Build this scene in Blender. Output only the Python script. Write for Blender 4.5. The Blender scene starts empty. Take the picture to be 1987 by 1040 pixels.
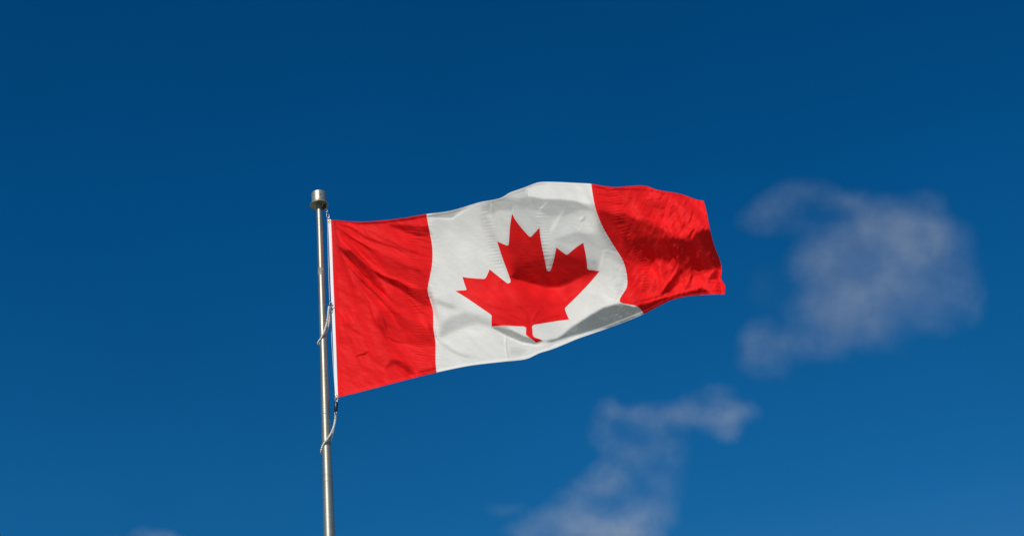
import bpy, bmesh, math, random
import numpy as np
from mathutils import Vector, Matrix
from mathutils.geometry import delaunay_2d_cdt

random.seed(7)
scene = bpy.context.scene
COL = scene.collection

# ------------------------------------------------------------------ camera
PW, PH = 1987.0, 1040.0
FPX = 3312.0                      # focal length in photograph pixels
PITCH, ROLL = math.radians(31.0), math.radians(5.62)
CAM = np.array([0.0, 0.0, 1.6])
cd = bpy.data.cameras.new("camera"); co = bpy.data.objects.new("camera", cd); COL.objects.link(co)
cd.sensor_width = 36.0; cd.lens = FPX / PW * 36.0
cd.clip_start = 0.1; cd.clip_end = 20000.0
RM = Matrix.Rotation(math.radians(90) + PITCH, 3, 'X') @ Matrix.Rotation(-ROLL, 3, 'Z')
co.matrix_world = Matrix.Translation(Vector(CAM)) @ RM.to_4x4()
scene.camera = co
R = np.array(RM)

# ------------------------------------------------------------------ light
SUN_AZ, SUN_EL = math.radians(21.0), math.radians(42.0)   # behind the viewer, to the left
SUNDIR = np.array([-math.sin(SUN_AZ) * math.cos(SUN_EL), -math.cos(SUN_AZ) * math.cos(SUN_EL), math.sin(SUN_EL)])
sd = bpy.data.lights.new("sun", 'SUN'); sd.energy = 3.85; sd.angle = math.radians(0.5); sd.color = (1.0, 0.955, 0.88)
so = bpy.data.objects.new("sun", sd); COL.objects.link(so)
so.rotation_euler = Vector(SUNDIR).to_track_quat('Z', 'Y').to_euler()

w = bpy.data.worlds.new("World"); scene.world = w; w.use_nodes = True
nt = w.node_tree; nt.nodes.clear()
out = nt.nodes.new("ShaderNodeOutputWorld"); bg = nt.nodes.new("ShaderNodeBackground")
sky = nt.nodes.new("ShaderNodeTexSky"); sky.sky_type = 'NISHITA'; sky.sun_disc = False
sky.sun_elevation = SUN_EL; sky.sun_rotation = math.atan2(SUNDIR[0], SUNDIR[1])
sky.altitude = 200; sky.air_density = 1.0; sky.dust_density = 0.3; sky.ozone_density = 3.0
tint = nt.nodes.new("ShaderNodeMix"); tint.data_type = 'RGBA'; tint.blend_type = 'MULTIPLY'; tint.inputs[0].default_value = 1
# a polarised, very clear sky: deep blue up high, paler towards the horizon
tc = nt.nodes.new("ShaderNodeTexCoord"); sx = nt.nodes.new("ShaderNodeSeparateXYZ")
ramp = nt.nodes.new("ShaderNodeValToRGB")
nt.links.new(tc.outputs['Generated'], sx.inputs[0]); nt.links.new(sx.outputs['Z'], ramp.inputs[0])
SKY_STOPS = [(0.0, (0.6, 0.6, 0.6)), (0.22, (0.30, 0.63, 0.86)), (0.38, (0.055, 0.51, 0.78)),
             (0.54, (0.012, 0.445, 0.755)), (0.66, (0.006, 0.405, 0.69)), (1.0, (0.02, 0.40, 0.66))]
el = ramp.color_ramp.elements
el[0].position = 0.0; el[0].color = (*SKY_STOPS[0][1], 1)
el[1].position = 1.0; el[1].color = (*SKY_STOPS[-1][1], 1)
for p, c in SKY_STOPS[1:-1]:
    e = el.new(p); e.color = (*c, 1)
nt.links.new(sky.outputs[0], tint.inputs[6]); nt.links.new(ramp.outputs[0], tint.inputs[7])
hz = nt.nodes.new("ShaderNodeTexNoise"); hz.inputs['Scale'].default_value = 5.0; hz.inputs['Detail'].default_value = 6
hm = nt.nodes.new("ShaderNodeMapRange"); hm.inputs['To Min'].default_value = 0.90; hm.inputs['To Max'].default_value = 1.10
nt.links.new(tc.outputs['Generated'], hz.inputs['Vector']); nt.links.new(hz.outputs[0], hm.inputs['Value'])
hv = nt.nodes.new("ShaderNodeVectorMath"); hv.operation = 'SCALE'; nt.links.new(tint.outputs[2], hv.inputs[0]); nt.links.new(hm.outputs[0], hv.inputs['Scale'])
nt.links.new(hv.outputs[0], bg.inputs[0]); bg.inputs[1].default_value = 0.10
nt.links.new(bg.outputs[0], out.inputs[0])

scene.view_settings.view_transform = 'Standard'; scene.view_settings.look = 'None'
scene.view_settings.exposure = 0.0; scene.view_settings.gamma = 1.0
scene.cycles.max_bounces = 8; scene.cycles.volume_bounces = 1
scene.cycles.volume_step_rate = 0.3; scene.cycles.volume_max_steps = 256

# ------------------------------------------------------------------ pixel <-> world helpers
def ray(px, py):
    px = np.asarray(px, float); py = np.asarray(py, float)
    c = np.stack([(px - PW / 2) / FPX, -(py - PH / 2) / FPX, -np.ones_like(px)], -1)
    return c @ R.T
def at(px, py, F):                 # the point of that direction at forward distance F
    d = ray(px, py); t = np.asarray(F, float) / d[..., 1]
    return CAM + d * t[..., None]
def V(px, py, F): return Vector(at(px, py, F))

F_POLE = 9.2

# ------------------------------------------------------------------ object helpers
def link(name, me, mat=None, parent=None, smooth=True):
    o = bpy.data.objects.new(name, me); COL.objects.link(o)
    if mat: me.materials.append(mat)
    if smooth:
        me.polygons.foreach_set('use_smooth', [True] * len(me.polygons))
    if parent is not None:
        o.parent = parent
        o.matrix_parent_inverse = Matrix.Translation(-parent.location)
    return o
def thing(name, label, cat, loc, group=None):
    o = bpy.data.objects.new(name, None); COL.objects.link(o); o.location = loc
    o.empty_display_size = 0.1
    o["label"] = label; o["category"] = cat
    if group: o["group"] = group
    return o
def mesh_from(verts, faces):
    me = bpy.data.meshes.new("m"); me.from_pydata([tuple(v) for v in verts], [], faces); me.update(); return me
def lathe(profile, center, seg=64, cap_ends=True):
    """profile: list of (radius, z)"""
    vs, fs = [], []
    for r, z in profile:
        for k in range(seg):
            a = 2 * math.pi * k / seg
            vs.append((center[0] + r * math.cos(a), center[1] + r * math.sin(a), z))
    n = len(profile)
    for i in range(n - 1):
        for k in range(seg):
            k2 = (k + 1) % seg
            fs.append((i * seg + k, i * seg + k2, (i + 1) * seg + k2, (i + 1) * seg + k))
    if cap_ends:
        fs.append(tuple(range(seg))[::-1]); fs.append(tuple((n - 1) * seg + k for k in range(seg)))
    return vs, fs
def catmull(pts, n=12):
    P = [Vector(p) for p in pts]; P = [P[0] * 2 - P[1]] + P + [P[-1] * 2 - P[-2]]
    o = []
    for i in range(1, len(P) - 2):
        for k in range(n):
            t = k / n; a, b, c, d = P[i - 1], P[i], P[i + 1], P[i + 2]
            o.append(0.5 * ((2 * b) + (c - a) * t + (2 * a - 5 * b + 4 * c - d) * t * t + (3 * b - a - 3 * c + d) * t ** 3))
    o.append(P[-2]); return o
def tube(path, r, seg=10, closed=False, twist=0.0, lay=0.0):
    """tube along a path; lay > 0 gives rope strands"""
    vs, fs = [], []
    n = len(path); up = Vector((0.31, 0.95, 0.1)).normalized(); s = 0.0
    for i, p in enumerate(path):
        t = (path[min(i + 1, n - 1)] - path[max(i - 1, 0)]).normalized()
        if i: s += (path[i] - path[i - 1]).length
        a = (up - t * up.dot(t)).normalized(); up = a; b = t.cross(a)
        for k in range(seg):
            th = 2 * math.pi * k / seg
            rr = r * (1 + lay * math.cos(3 * (th - s * twist)))
            vs.append(p + a * (rr * math.cos(th)) + b * (rr * math.sin(th)))
    for i in range(n - 1):
        for k in range(seg):
            k2 = (k + 1) % seg
            fs.append((i * seg + k, i * seg + k2, (i + 1) * seg + k2, (i + 1) * seg + k))
    fs.append(tuple(range(seg))[::-1]); fs.append(tuple((n - 1) * seg + k for k in range(seg)))
    return vs, fs
def join(*vf):
    V_, F_ = [], []
    for v, f in vf:
        b = len(V_); V_ += list(v); F_ += [tuple(i + b for i in q) for q in f]
    return V_, F_

# ------------------------------------------------------------------ materials
def mat_base(name):
    m = bpy.data.materials.new(name); m.use_nodes = True
    n = m.node_tree; n.nodes.clear()
    o = n.nodes.new("ShaderNodeOutputMaterial"); return m, n, o
def cloth(name, col, trans=0.16, rough=0.55, sheen=0.0, spec=0.15, transcol=None):
    m, n, o = mat_base(name)
    p = n.nodes.new("ShaderNodeBsdfPrincipled"); t = n.nodes.new("ShaderNodeBsdfTranslucent"); mx = n.nodes.new("ShaderNodeMixShader")
    tcn = n.nodes.new("ShaderNodeTexCoord")
    nz = n.nodes.new("ShaderNodeTexNoise"); nz.inputs['Scale'].default_value = 3.0; nz.inputs['Detail'].default_value = 5
    n.links.new(tcn.outputs['Object'], nz.inputs['Vector'])
    mr = n.nodes.new("ShaderNodeMapRange"); mr.inputs['To Min'].default_value = 0.94; mr.inputs['To Max'].default_value = 1.06
    n.links.new(nz.outputs[0], mr.inputs['Value'])
    hs = n.nodes.new("ShaderNodeHueSaturation"); hs.inputs['Color'].default_value = (*col, 1)
    n.links.new(mr.outputs[0], hs.inputs['Value'])
    n.links.new(hs.outputs[0], p.inputs['Base Color'])
    p.inputs['Roughness'].default_value = rough; p.inputs['Specular IOR Level'].default_value = spec
    p.inputs['Sheen Weight'].default_value = sheen; p.inputs['Sheen Roughness'].default_value = 0.5
    t.inputs['Color'].default_value = (*(transcol or col), 1)
    # fine crinkle of light nylon
    n2 = n.nodes.new("ShaderNodeTexNoise"); n2.inputs['Scale'].default_value = 22.0; n2.inputs['Detail'].default_value = 6; n2.inputs['Roughness'].default_value = 0.62
    mp = n.nodes.new("ShaderNodeMapping"); mp.inputs['Rotation'].default_value = (0, 0.5, 0); mp.inputs['Scale'].default_value = (1.0, 1.0, 2.6)
    n.links.new(tcn.outputs['Object'], mp.inputs[0]); n.links.new(mp.outputs[0], n2.inputs['Vector'])
    bp = n.nodes.new("ShaderNodeBump"); bp.inputs['Strength'].default_value = 0.28; bp.inputs['Distance'].default_value = 0.005
    n.links.new(n2.outputs[0], bp.inputs['Height'])
    n.links.new(bp.outputs[0], p.inputs['Normal']); n.links.new(bp.outputs[0], t.inputs['Normal'])
    mx.inputs[0].default_value = trans
    n.links.new(p.outputs[0], mx.inputs[1]); n.links.new(t.outputs[0], mx.inputs[2]); n.links.new(mx.outputs[0], o.inputs[0])
    return m
def plain(name, col, rough=0.5, metal=0.0, var=0.15, scale=30.0, bump=0.0):
    m, n, o = mat_base(name)
    p = n.nodes.new("ShaderNodeBsdfPrincipled"); tcn = n.nodes.new("ShaderNodeTexCoord")
    nz = n.nodes.new("ShaderNodeTexNoise"); nz.inputs['Scale'].default_value = scale; nz.inputs['Detail'].default_value = 4
    n.links.new(tcn.outputs['Object'], nz.inputs['Vector'])
    mr = n.nodes.new("ShaderNodeMapRange"); mr.inputs['To Min'].default_value = 1 - var; mr.inputs['To Max'].default_value = 1 + var
    n.links.new(nz.outputs[0], mr.inputs['Value'])
    hs = n.nodes.new("ShaderNodeHueSaturation"); hs.inputs['Color'].default_value = (*col, 1)
    n.links.new(mr.outputs[0], hs.inputs['Value']); n.links.new(hs.outputs[0], p.inputs['Base Color'])
    p.inputs['Roughness'].default_value = rough; p.inputs['Metallic'].default_value = metal
    if bump:
        bp = n.nodes.new("ShaderNodeBump"); bp.inputs['Strength'].default_value = bump; bp.inputs['Distance'].default_value = 0.002
        n.links.new(nz.outputs[0], bp.inputs['Height']); n.links.new(bp.outputs[0], p.inputs['Normal'])
    n.links.new(p.outputs[0], o.inputs[0]); return m
def metal_mat(name, col, rough=0.36, metal=0.75):
    """brushed, weathered aluminium: fine rings round the shaft, dull stains"""
    m, n, o = mat_base(name)
    p = n.nodes.new("ShaderNodeBsdfPrincipled"); tcn = n.nodes.new("ShaderNodeTexCoord")
    mp = n.nodes.new("ShaderNodeMapping"); mp.inputs['Scale'].default_value = (0.6, 0.6, 55.0)
    n.links.new(tcn.outputs['Object'], mp.inputs[0])
    nz = n.nodes.new("ShaderNodeTexNoise"); nz.inputs['Scale'].default_value = 2.2; nz.inputs['Detail'].default_value = 6; nz.inputs['Roughness'].default_value = 0.65
    n.links.new(mp.outputs[0], nz.inputs['Vector'])
    mp2 = n.nodes.new("ShaderNodeMapping"); mp2.inputs['Scale'].default_value = (14, 14, 1.8)
    n.links.new(tcn.outputs['Object'], mp2.inputs[0])
    n3 = n.nodes.new("ShaderNodeTexNoise"); n3.inputs['Scale'].default_value = 1.6; n3.inputs['Detail'].default_value = 4
    n.links.new(mp2.outputs[0], n3.inputs['Vector'])
    cr = n.nodes.new("ShaderNodeValToRGB")
    cr.color_ramp.elements[0].position = 0.34; cr.color_ramp.elements[0].color = (col[0] * .70, col[1] * .66, col[2] * .60, 1)
    cr.color_ramp.elements[1].position = 0.60; cr.color_ramp.elements[1].color = (*col, 1)
    mix = n.nodes.new("ShaderNodeMix"); mix.data_type = 'FLOAT'; mix.inputs[0].default_value = 0.45
    n.links.new(nz.outputs[0], mix.inputs[2]); n.links.new(n3.outputs[0], mix.inputs[3])
    n.links.new(mix.outputs[0], cr.inputs[0]); n.links.new(cr.outputs[0], p.inputs['Base Color'])
    rr = n.nodes.new("ShaderNodeMapRange"); rr.inputs['To Min'].default_value = rough + .12; rr.inputs['To Max'].default_value = rough - .08
    n.links.new(mix.outputs[0], rr.inputs['Value']); n.links.new(rr.outputs[0], p.inputs['Roughness'])
    bp = n.nodes.new("ShaderNodeBump"); bp.inputs['Strength'].default_value = 0.25; bp.inputs['Distance'].default_value = 0.001
    n.links.new(nz.outputs[0], bp.inputs['Height']); n.links.new(bp.outputs[0], p.inputs['Normal'])
    p.inputs['Metallic'].default_value = metal
    n.links.new(p.outputs[0], o.inputs[0]); return m

M_WHITE = cloth("white_nylon", (0.82, 0.785, 0.715), 0.20, transcol=(0.75, 0.74, 0.70))
M_RED = cloth("red_nylon", (0.78, 0.013, 0.014), 0.03, spec=0.04, transcol=(0.80, 0.004, 0.006))
M_HOIST = cloth("canvas_heading", (0.86, 0.86, 0.86), 0.04, rough=0.8)
M_POLE = metal_mat("brushed_aluminium", (0.40, 0.385, 0.31), rough=.42, metal=.8)
M_CAP = metal_mat("cast_aluminium", (0.42, 0.42, 0.35), rough=0.42, metal=0.7)
M_DARKMET = plain("dark_steel", (0.05, 0.045, 0.04), 0.45, 0.6, 0.3, 60)
M_STEEL = plain("snap_steel", (0.45, 0.44, 0.42), 0.3, 0.9, 0.2, 60)
M_RUBBER = plain("black_rubber", (0.012, 0.012, 0.013), 0.4, 0.0, 0.2, 60)
M_ROPE = plain("grey_rope", (0.48, 0.48, 0.52), 0.8, 0.0, 0.3, 150, 0.4)
M_BEAD = plain("white_bead", (0.72, 0.71, 0.62), 0.5, 0.0, 0.06, 60)
M_BEADY = plain("yellowed_bead", (0.62, 0.60, 0.30), 0.4, 0.0, 0.1, 60)
M_BRASS = plain("brass", (0.70, 0.55, 0.28), 0.3, 0.9, 0.15, 60)

# ------------------------------------------------------------------ ground (below the view: it lights the cloth from underneath)
me = bpy.data.meshes.new("ground")
NG, SG = 60, 4000.0
gv, gf = [], []
for j in range(NG + 1):
    for i in range(NG + 1):
        x = (i / NG - .5) * 2; y = (j / NG - .5) * 2
        X, Y = SG * x * abs(x), SG * y * abs(y)
        rr = math.hypot(X, Y)
        gv.append((X, Y, 0.0 if rr < 60 else 0.6 * math.sin(X * .004) * math.cos(Y * .0053) * min(1, (rr - 60) / 200)))
for j in range(NG):
    for i in range(NG):
        a = j * (NG + 1) + i; gf.append((a, a + 1, a + NG + 2, a + NG + 1))
me.from_pydata(gv, [], gf)
gm, n, o = mat_base("pale_ground")
p = n.nodes.new("ShaderNodeBsdfPrincipled"); p.inputs['Roughness'].default_value = 0.95
tcn = n.nodes.new("ShaderNodeTexCoord")
nz = n.nodes.new("ShaderNodeTexNoise"); nz.inputs['Scale'].default_value = 0.35; nz.inputs['Detail'].default_value = 10
cr = n.nodes.new("ShaderNodeValToRGB")
cr.color_ramp.elements[0].position = .35; cr.color_ramp.elements[0].color = (.16, .16, .10, 1)
cr.color_ramp.elements[1].position = .65; cr.color_ramp.elements[1].color = (.28, .26, .20, 1)
n.links.new(tcn.outputs['Object'], nz.inputs['Vector']); n.links.new(nz.outputs[0], cr.inputs[0])
n.links.new(cr.outputs[0], p.inputs['Base Color']); n.links.new(p.outputs[0], o.inputs[0])
g = link("ground", me, gm); g["kind"] = "structure"

# ------------------------------------------------------------------ flagpole
axis_px = [(619.3, 399.0), (641.5, 1040.0)]
pc = at(619.3, 399.0, F_POLE); PX, PYY = float(pc[0]), float(pc[1])
def pole_z(py, x=None):            # height on the pole's axis that shows at this row
    px = 619.3 + (py - 399) * (22.2 / 641.0)
    d = ray(px, py); return float(CAM[2] + d[2] * F_POLE / d[1])
def pxm(py):                       # metres per pixel at the pole
    px = 619.3 + (py - 399) * 0.0346
    d = ray(px, py); P = at(px, py, F_POLE) - CAM
    return float(np.dot(P, R @ np.array([0, 0, -1.0])) / FPX)
fp = thing("flagpole", "tapered brushed aluminium flagpole with a drum shaped cap at its top", "flagpole", (PX, PYY, 0))
wid = [(380, 10.8), (405, 11.4), (520, 12.3), (600, 13.2), (690, 14.2), (760, 16.0), (830, 17.2), (900, 18.4), (970, 20.6), (1040, 22.6)]
prof = []
ys = np.linspace(385, 1040, 90)
for y in ys[::-1]:
    wpx = np.interp(y, [a for a, b in wid], [b for a, b in wid])
    prof.append((wpx / 2 * pxm(y), pole_z(y)))
z0, r0 = prof[0][1], prof[0][0]
low = [(0.085, 0.0), (0.084, 0.6), (0.078, 1.6), (0.066, 2.8)]
low = [q for q in low if q[1] < z0 - .3]
vs, fs = lathe(low + prof, (PX, PYY))
link("shaft", mesh_from(vs, fs), M_POLE, fp)
vs, fs = lathe([(0.14, 0), (0.19, 0.0), (0.19, 0.03), (0.15, 0.06), (0.11, 0.09), (0.10, 0.12), (0.086, 0.12)], (PX, PYY))
link("base_collar", mesh_from(vs, fs), M_CAP, fp)
# grooved joints in the shaft
def band(name, y0, y1, extra, mat, n_rings):
    pr = []
    for k in range(n_rings * 4 + 1):
        y = y1 + (y0 - y1) * k / (n_rings * 4)
        rr = np.interp(y, [a for a, b in wid], [b for a, b in wid]) / 2 * pxm(y)
        bulge = extra * (0.35 + 0.65 * (0.5 - 0.5 * math.cos(2 * math.pi * k / 4)))
        if k in (0, n_rings * 4): bulge = -0.001
        pr.append((rr + bulge, pole_z(y)))
    vs, fs = lathe(pr, (PX, PYY), cap_ends=False)
    link(name, mesh_from(vs, fs), mat, fp)
M_BAND = plain("weathered_tape", (0.25, 0.24, 0.20), 0.6, 0.2, 0.75, 55)
band("tape_band", 521, 536, 0.0014, M_BAND, 3)
band("joint_ring", 412, 428, 0.0007, M_POLE, 4)
band("joint_ring", 596, 634, 0.0007, M_POLE, 9)
band("joint_ring", 786, 806, 0.0008, M_POLE, 4)
band("joint_ring", 929, 937, 0.0009, M_POLE, 2)
# cap
m = pxm(399)
zc0, zc1 = pole_z(399.0), pole_z(376.2)
Rb, Rf = 14.3 * m, 17.8 * m
vs, fs = lathe([(0.004, zc0 + .004), (Rf * .93, zc0 + .004), (Rf, zc0), (Rf * 1.01, zc0 + .003), (Rf * .97, zc0 + .007), (Rb * 1.02, zc0 + .016),
                (Rb, zc0 + .024), (Rb, zc1 - .006), (Rb * .985, zc1 - .001), (Rb * .93, zc1 + .003), (Rb * .4, zc1 + .008), (0.003, zc1 + .009)], (PX, PYY))
link("cap", mesh_from(vs, fs), M_CAP, fp)
# cap set screw
b = bmesh.new(); bmesh.ops.create_uvsphere(b, u_segments=10, v_segments=6, radius=.004)
me = bpy.data.meshes.new("m"); b.to_mesh(me); b.free()
a = math.radians(-72)
for v in me.vertices: v.co += Vector((PX + Rb * math.cos(a), PYY + Rb * math.sin(a), (zc0 + zc1) / 2 + .01))
link("set_screw", me, M_DARKMET, fp)
# pulley hanging under the cap at the flag side
pp = V(633.0, 404.8, F_POLE)
def disc_y(c, r, th, seg=24, rim=0.0):
    vs, fs = [], []
    pr = [(0.001, -th), (r, -th), (r * (1 - rim), 0), (r, th), (0.001, th)]
    for rr, yy in pr:
        for k in range(seg):
            t = 2 * math.pi * k / seg; vs.append((c[0] + rr * math.cos(t), c[1] + yy, c[2] + rr * math.sin(t)))
    for i in range(len(pr) - 1):
        for k in range(seg):
            k2 = (k + 1) % seg; fs.append((i * seg + k, (i + 1) * seg + k, (i + 1) * seg + k2, i * seg + k2))
    return vs, fs
def box(c, sx_, sy_, sz_):
    vs = [(c[0] + i * sx_, c[1] + j * sy_, c[2] + k * sz_) for i in (-1, 1) for j in (-1, 1) for k in (-1, 1)]
    fs = [(0, 1, 3, 2), (4, 6, 7, 5), (0, 4, 5, 1), (2, 3, 7, 6), (0, 2, 6, 4), (1, 5, 7, 3)]
    return vs, fs
pul = link("pulley", mesh_from(*disc_y((pp.x - .004, pp.y, pp.z), .011, .005, rim=.25)), M_BRASS, fp)
link("pulley_bracket", mesh_from(*join(box((pp.x - .010, pp.y - .009, pp.z + .012), .010, .0018, .016),
                                       box((pp.x - .010, pp.y + .009, pp.z + .012), .010, .0018, .016),
                                       box((pp.x - .026, pp.y, pp.z + .006), .012, .006, .006))), M_DARKMET, fp, smooth=False)

# ------------------------------------------------------------------ FLAG
#   (u along the fly 0..2, v down the hoist 0..1)  ->  where that point of the cloth shows
def L(x, y): return ((x / 4800.0), (y / 4800.0))
C = []   # u, v, px, py
def add(u, v, x, y): C.append((u, v, x, y))
for v, x, y in [(0, 641.5, 427), (.25, 645, 513), (.5, 648.5, 598), (.75, 652, 684), (1, 655.5, 770.3)]: add(0, v, x, y)
for v, x, y in [(0, 827.5, 415.5), (.078, 831.5, 439), (.2, 838.3, 476), (.27, 839.3, 497), (.38, 835.3, 531), (.485, 830, 564.5),
                (.61, 840, 601.5), (.72, 841, 636), (.815, 845, 664), (.92, 845, 698), (1, 847, 722.5)]: add(.5, v, x, y)
for v, x, y in [(0, 1147.5, 357), (.13, 1155, 402.5), (.27, 1171.5, 444), (.40, 1193.5, 480.5), (.50, 1210, 508.5), (.60, 1217, 539),
                (.68, 1215, 560), (.79, 1203.5, 586), (.86, 1229, 592), (.93, 1241, 598), (1, 1249.5, 609)]: add(1.5, v, x, y)
for v, x, y in [(0, 1365.5, 390), (.12, 1371, 411), (.29, 1377, 441.5), (.50, 1387.5, 480.6), (.66, 1398, 508.5), (.75, 1400.5, 525),
                (.84, 1399.5, 542), (.90, 1406, 552), (1, 1406.5, 571)]: add(2, v, x, y)
for u, x, y in [(.14, 695, 430.5), (.265, 741.5, 428), (.39, 788, 422.5), (.60, 866, 410.5), (.70, 899.5, 402), (.80, 933, 392), (.92, 975, 382.5),
                (.96, 988, 374.5), (1.06, 1017, 364), (1.15, 1043, 354.5), (1.23, 1065, 353), (1.40, 1120, 355.3), (1.61, 1191.5, 363.5),
                (1.755, 1253, 361), (1.81, 1275, 368.5), (1.90, 1322.5, 377), (1.955, 1348, 386.5)]: add(u, 0, x, y)
for u, x, y in [(.24, 741.5, 749), (.42, 815, 730), (.65, 910.6, 709.5), (.85, 988, 700.5), (.95, 1025.6, 695), (1.06, 1065, 679.5), (1.2, 1120, 657.5),
                (1.35, 1187, 634), (1.64, 1303, 582), (1.85, 1375.6, 571.5)]: add(u, 1, x, y)
# the eleven points of the leaf and the notches between them
for X, Y, x, y in [(4800, 400, 994, 414.5), (5550, 890, 1047, 441.5), (5190, 1085, 1030, 459.5), (4050, 890, 964.5, 468.5), (4420, 1085, 985.5, 476),
                   (5390, 2000, 1064.5, 525.5), (5880, 1545, 1079.5, 480), (6020, 1830, 1100, 494.5), (6600, 1715, 1132, 471.5), (6420, 2330, 1141, 522),
                   (6660, 2465, 1163.5, 526), (5705, 3260, 1097, 598), (5815, 3620, 1104.5, 619.5), (4900, 3500, 1033.5, 632), (4890, 4430, 1053, 661),
                   (4710, 4430, 1039.5, 665), (4700, 3500, 1019.3, 634.5), (3785, 3620, 954, 634), (3890, 3260, 952.5, 611.5), (2940, 2465, 883.5, 565),
                   (3165, 2330, 903, 562), (3000, 1715, 897, 537), (3580, 1830, 940, 541), (3720, 1545, 950, 522.5), (4210, 2000, 988, 548.5)]:
    u, v = L(X, Y); add(u, v, x, y)
for X, Y, x, y in [(4725, 4120, 1023.8, 651.5), (4875, 4120, 1036, 654), (4725, 3800, 1021.3, 643), (4875, 3800, 1032.8, 643), (4800, 4600, 1046, 671)]:
    u, v = L(X, Y); add(u, v, x, y)
C = np.array(C)
def tps_fit(src, dst, lam=1e-5):
    n_ = len(src); d2 = ((src[:, None] - src[None]) ** 2).sum(-1)
    K = np.where(d2 > 0, d2 * np.log(d2 + 1e-20) * .5, 0) + lam * np.eye(n_)
    P = np.c_[np.ones(n_), src]; A = np.zeros((n_ + 3, n_ + 3)); A[:n_, :n_] = K; A[:n_, n_:] = P; A[n_:, :n_] = P.T
    return np.linalg.solve(A, np.r_[dst, np.zeros((3, dst.shape[1]))])
def tps_eval(src, W, q):
    o_ = np.empty((len(q), W.shape[1]))
    for i in range(0, len(q), 20000):
        qq = q[i:i + 20000]; d2 = ((qq[:, None] - src[None]) ** 2).sum(-1)
        K = np.where(d2 > 0, d2 * np.log(d2 + 1e-20) * .5, 0)
        o_[i:i + 20000] = K @ W[:-3] + np.c_[np.ones(len(qq)), qq] @ W[-3:]
    return o_
UVS = C[:, :2]; WF = tps_fit(UVS, C[:, 2:])
def uv2px(q): return tps_eval(UVS, WF, np.asarray(q, float))
# inverse (smooth), used only to lay the large shape of the cloth
XY = C[:, 2:] / 400.0; WI = tps_fit(XY, C[:, :2], 2e-3)

# --- the relief: folds and billows are written as light/shade marks and turned into real depth
X0, Y0, GW, GH = 590, 300, 880, 520
gx, gy = np.meshgrid(np.arange(GW) + X0, np.arange(GH) + Y0)
gx = gx.astype(float); gy = gy.astype(float)
outline = [(641, 427), (695, 430.5), (741, 428), (788, 422.5), (827, 415.5), (866, 410.5), (899.5, 402), (933, 392), (975, 382.5), (988, 374.5), (1017, 364),
           (1043, 354.5), (1065, 353), (1120, 355), (1147, 357), (1191, 363.5), (1253, 361), (1275, 368.5), (1322, 377), (1348, 386.5), (1365.5, 390),
           (1371, 411), (1377, 441), (1387.5, 480), (1398, 508), (1400, 525), (1399.5, 542), (1406, 552), (1406.5, 571), (1375, 571.5), (1303, 582),
           (1249.5, 609), (1187, 634), (1120, 657.5), (1065, 679.5), (1025, 695), (988, 700.5), (910, 709.5), (847, 722.5), (815, 730), (741, 749), (655.5, 770)]
def inpoly(poly, x, y):
    c = np.zeros(x.shape, bool); n_ = len(poly)
    for i in range(n_):
        x1, y1 = poly[i]; x2, y2 = poly[(i + 1) % n_]
        if y1 == y2: continue
        c ^= ((y1 > y) != (y2 > y)) & (x < (x2 - x1) * (y - y1) / (y2 - y1) + x1)
    return c
def gauss(a, s):
    if s <= 0: return a
    k = int(3 * s + 1); t = np.arange(-k, k + 1); w_ = np.exp(-t * t / (2.0 * s * s)); w_ /= w_.sum()
    a = np.apply_along_axis(lambda r_: np.convolve(np.pad(r_, k, 'edge'), w_, 'valid'), 0, a)
    return np.apply_along_axis(lambda r_: np.convolve(np.pad(r_, k, 'edge'), w_, 'valid'), 1, a)
def seg_dist(pts, x, y):
    best = np.full(x.shape, 1e9); arc = np.zeros(x.shape); sgn = np.zeros(x.shape); s0 = 0.0
    for (x1, y1), (x2, y2) in zip(pts[:-1], pts[1:]):
        dx, dy = x2 - x1, y2 - y1; l = math.hypot(dx, dy)
        t = np.clip(((x - x1) * dx + (y - y1) * dy) / (l * l), 0, 1)
        d = np.hypot(x - x1 - t * dx, y - y1 - t * dy); mk = d < best
        best = np.where(mk, d, best); arc = np.where(mk, s0 + t * l, arc)
        sgn = np.where(mk, np.sign(dx * (y - y1) - dy * (x - x1)), sgn); s0 += l
    return best, arc, sgn, s0
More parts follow.
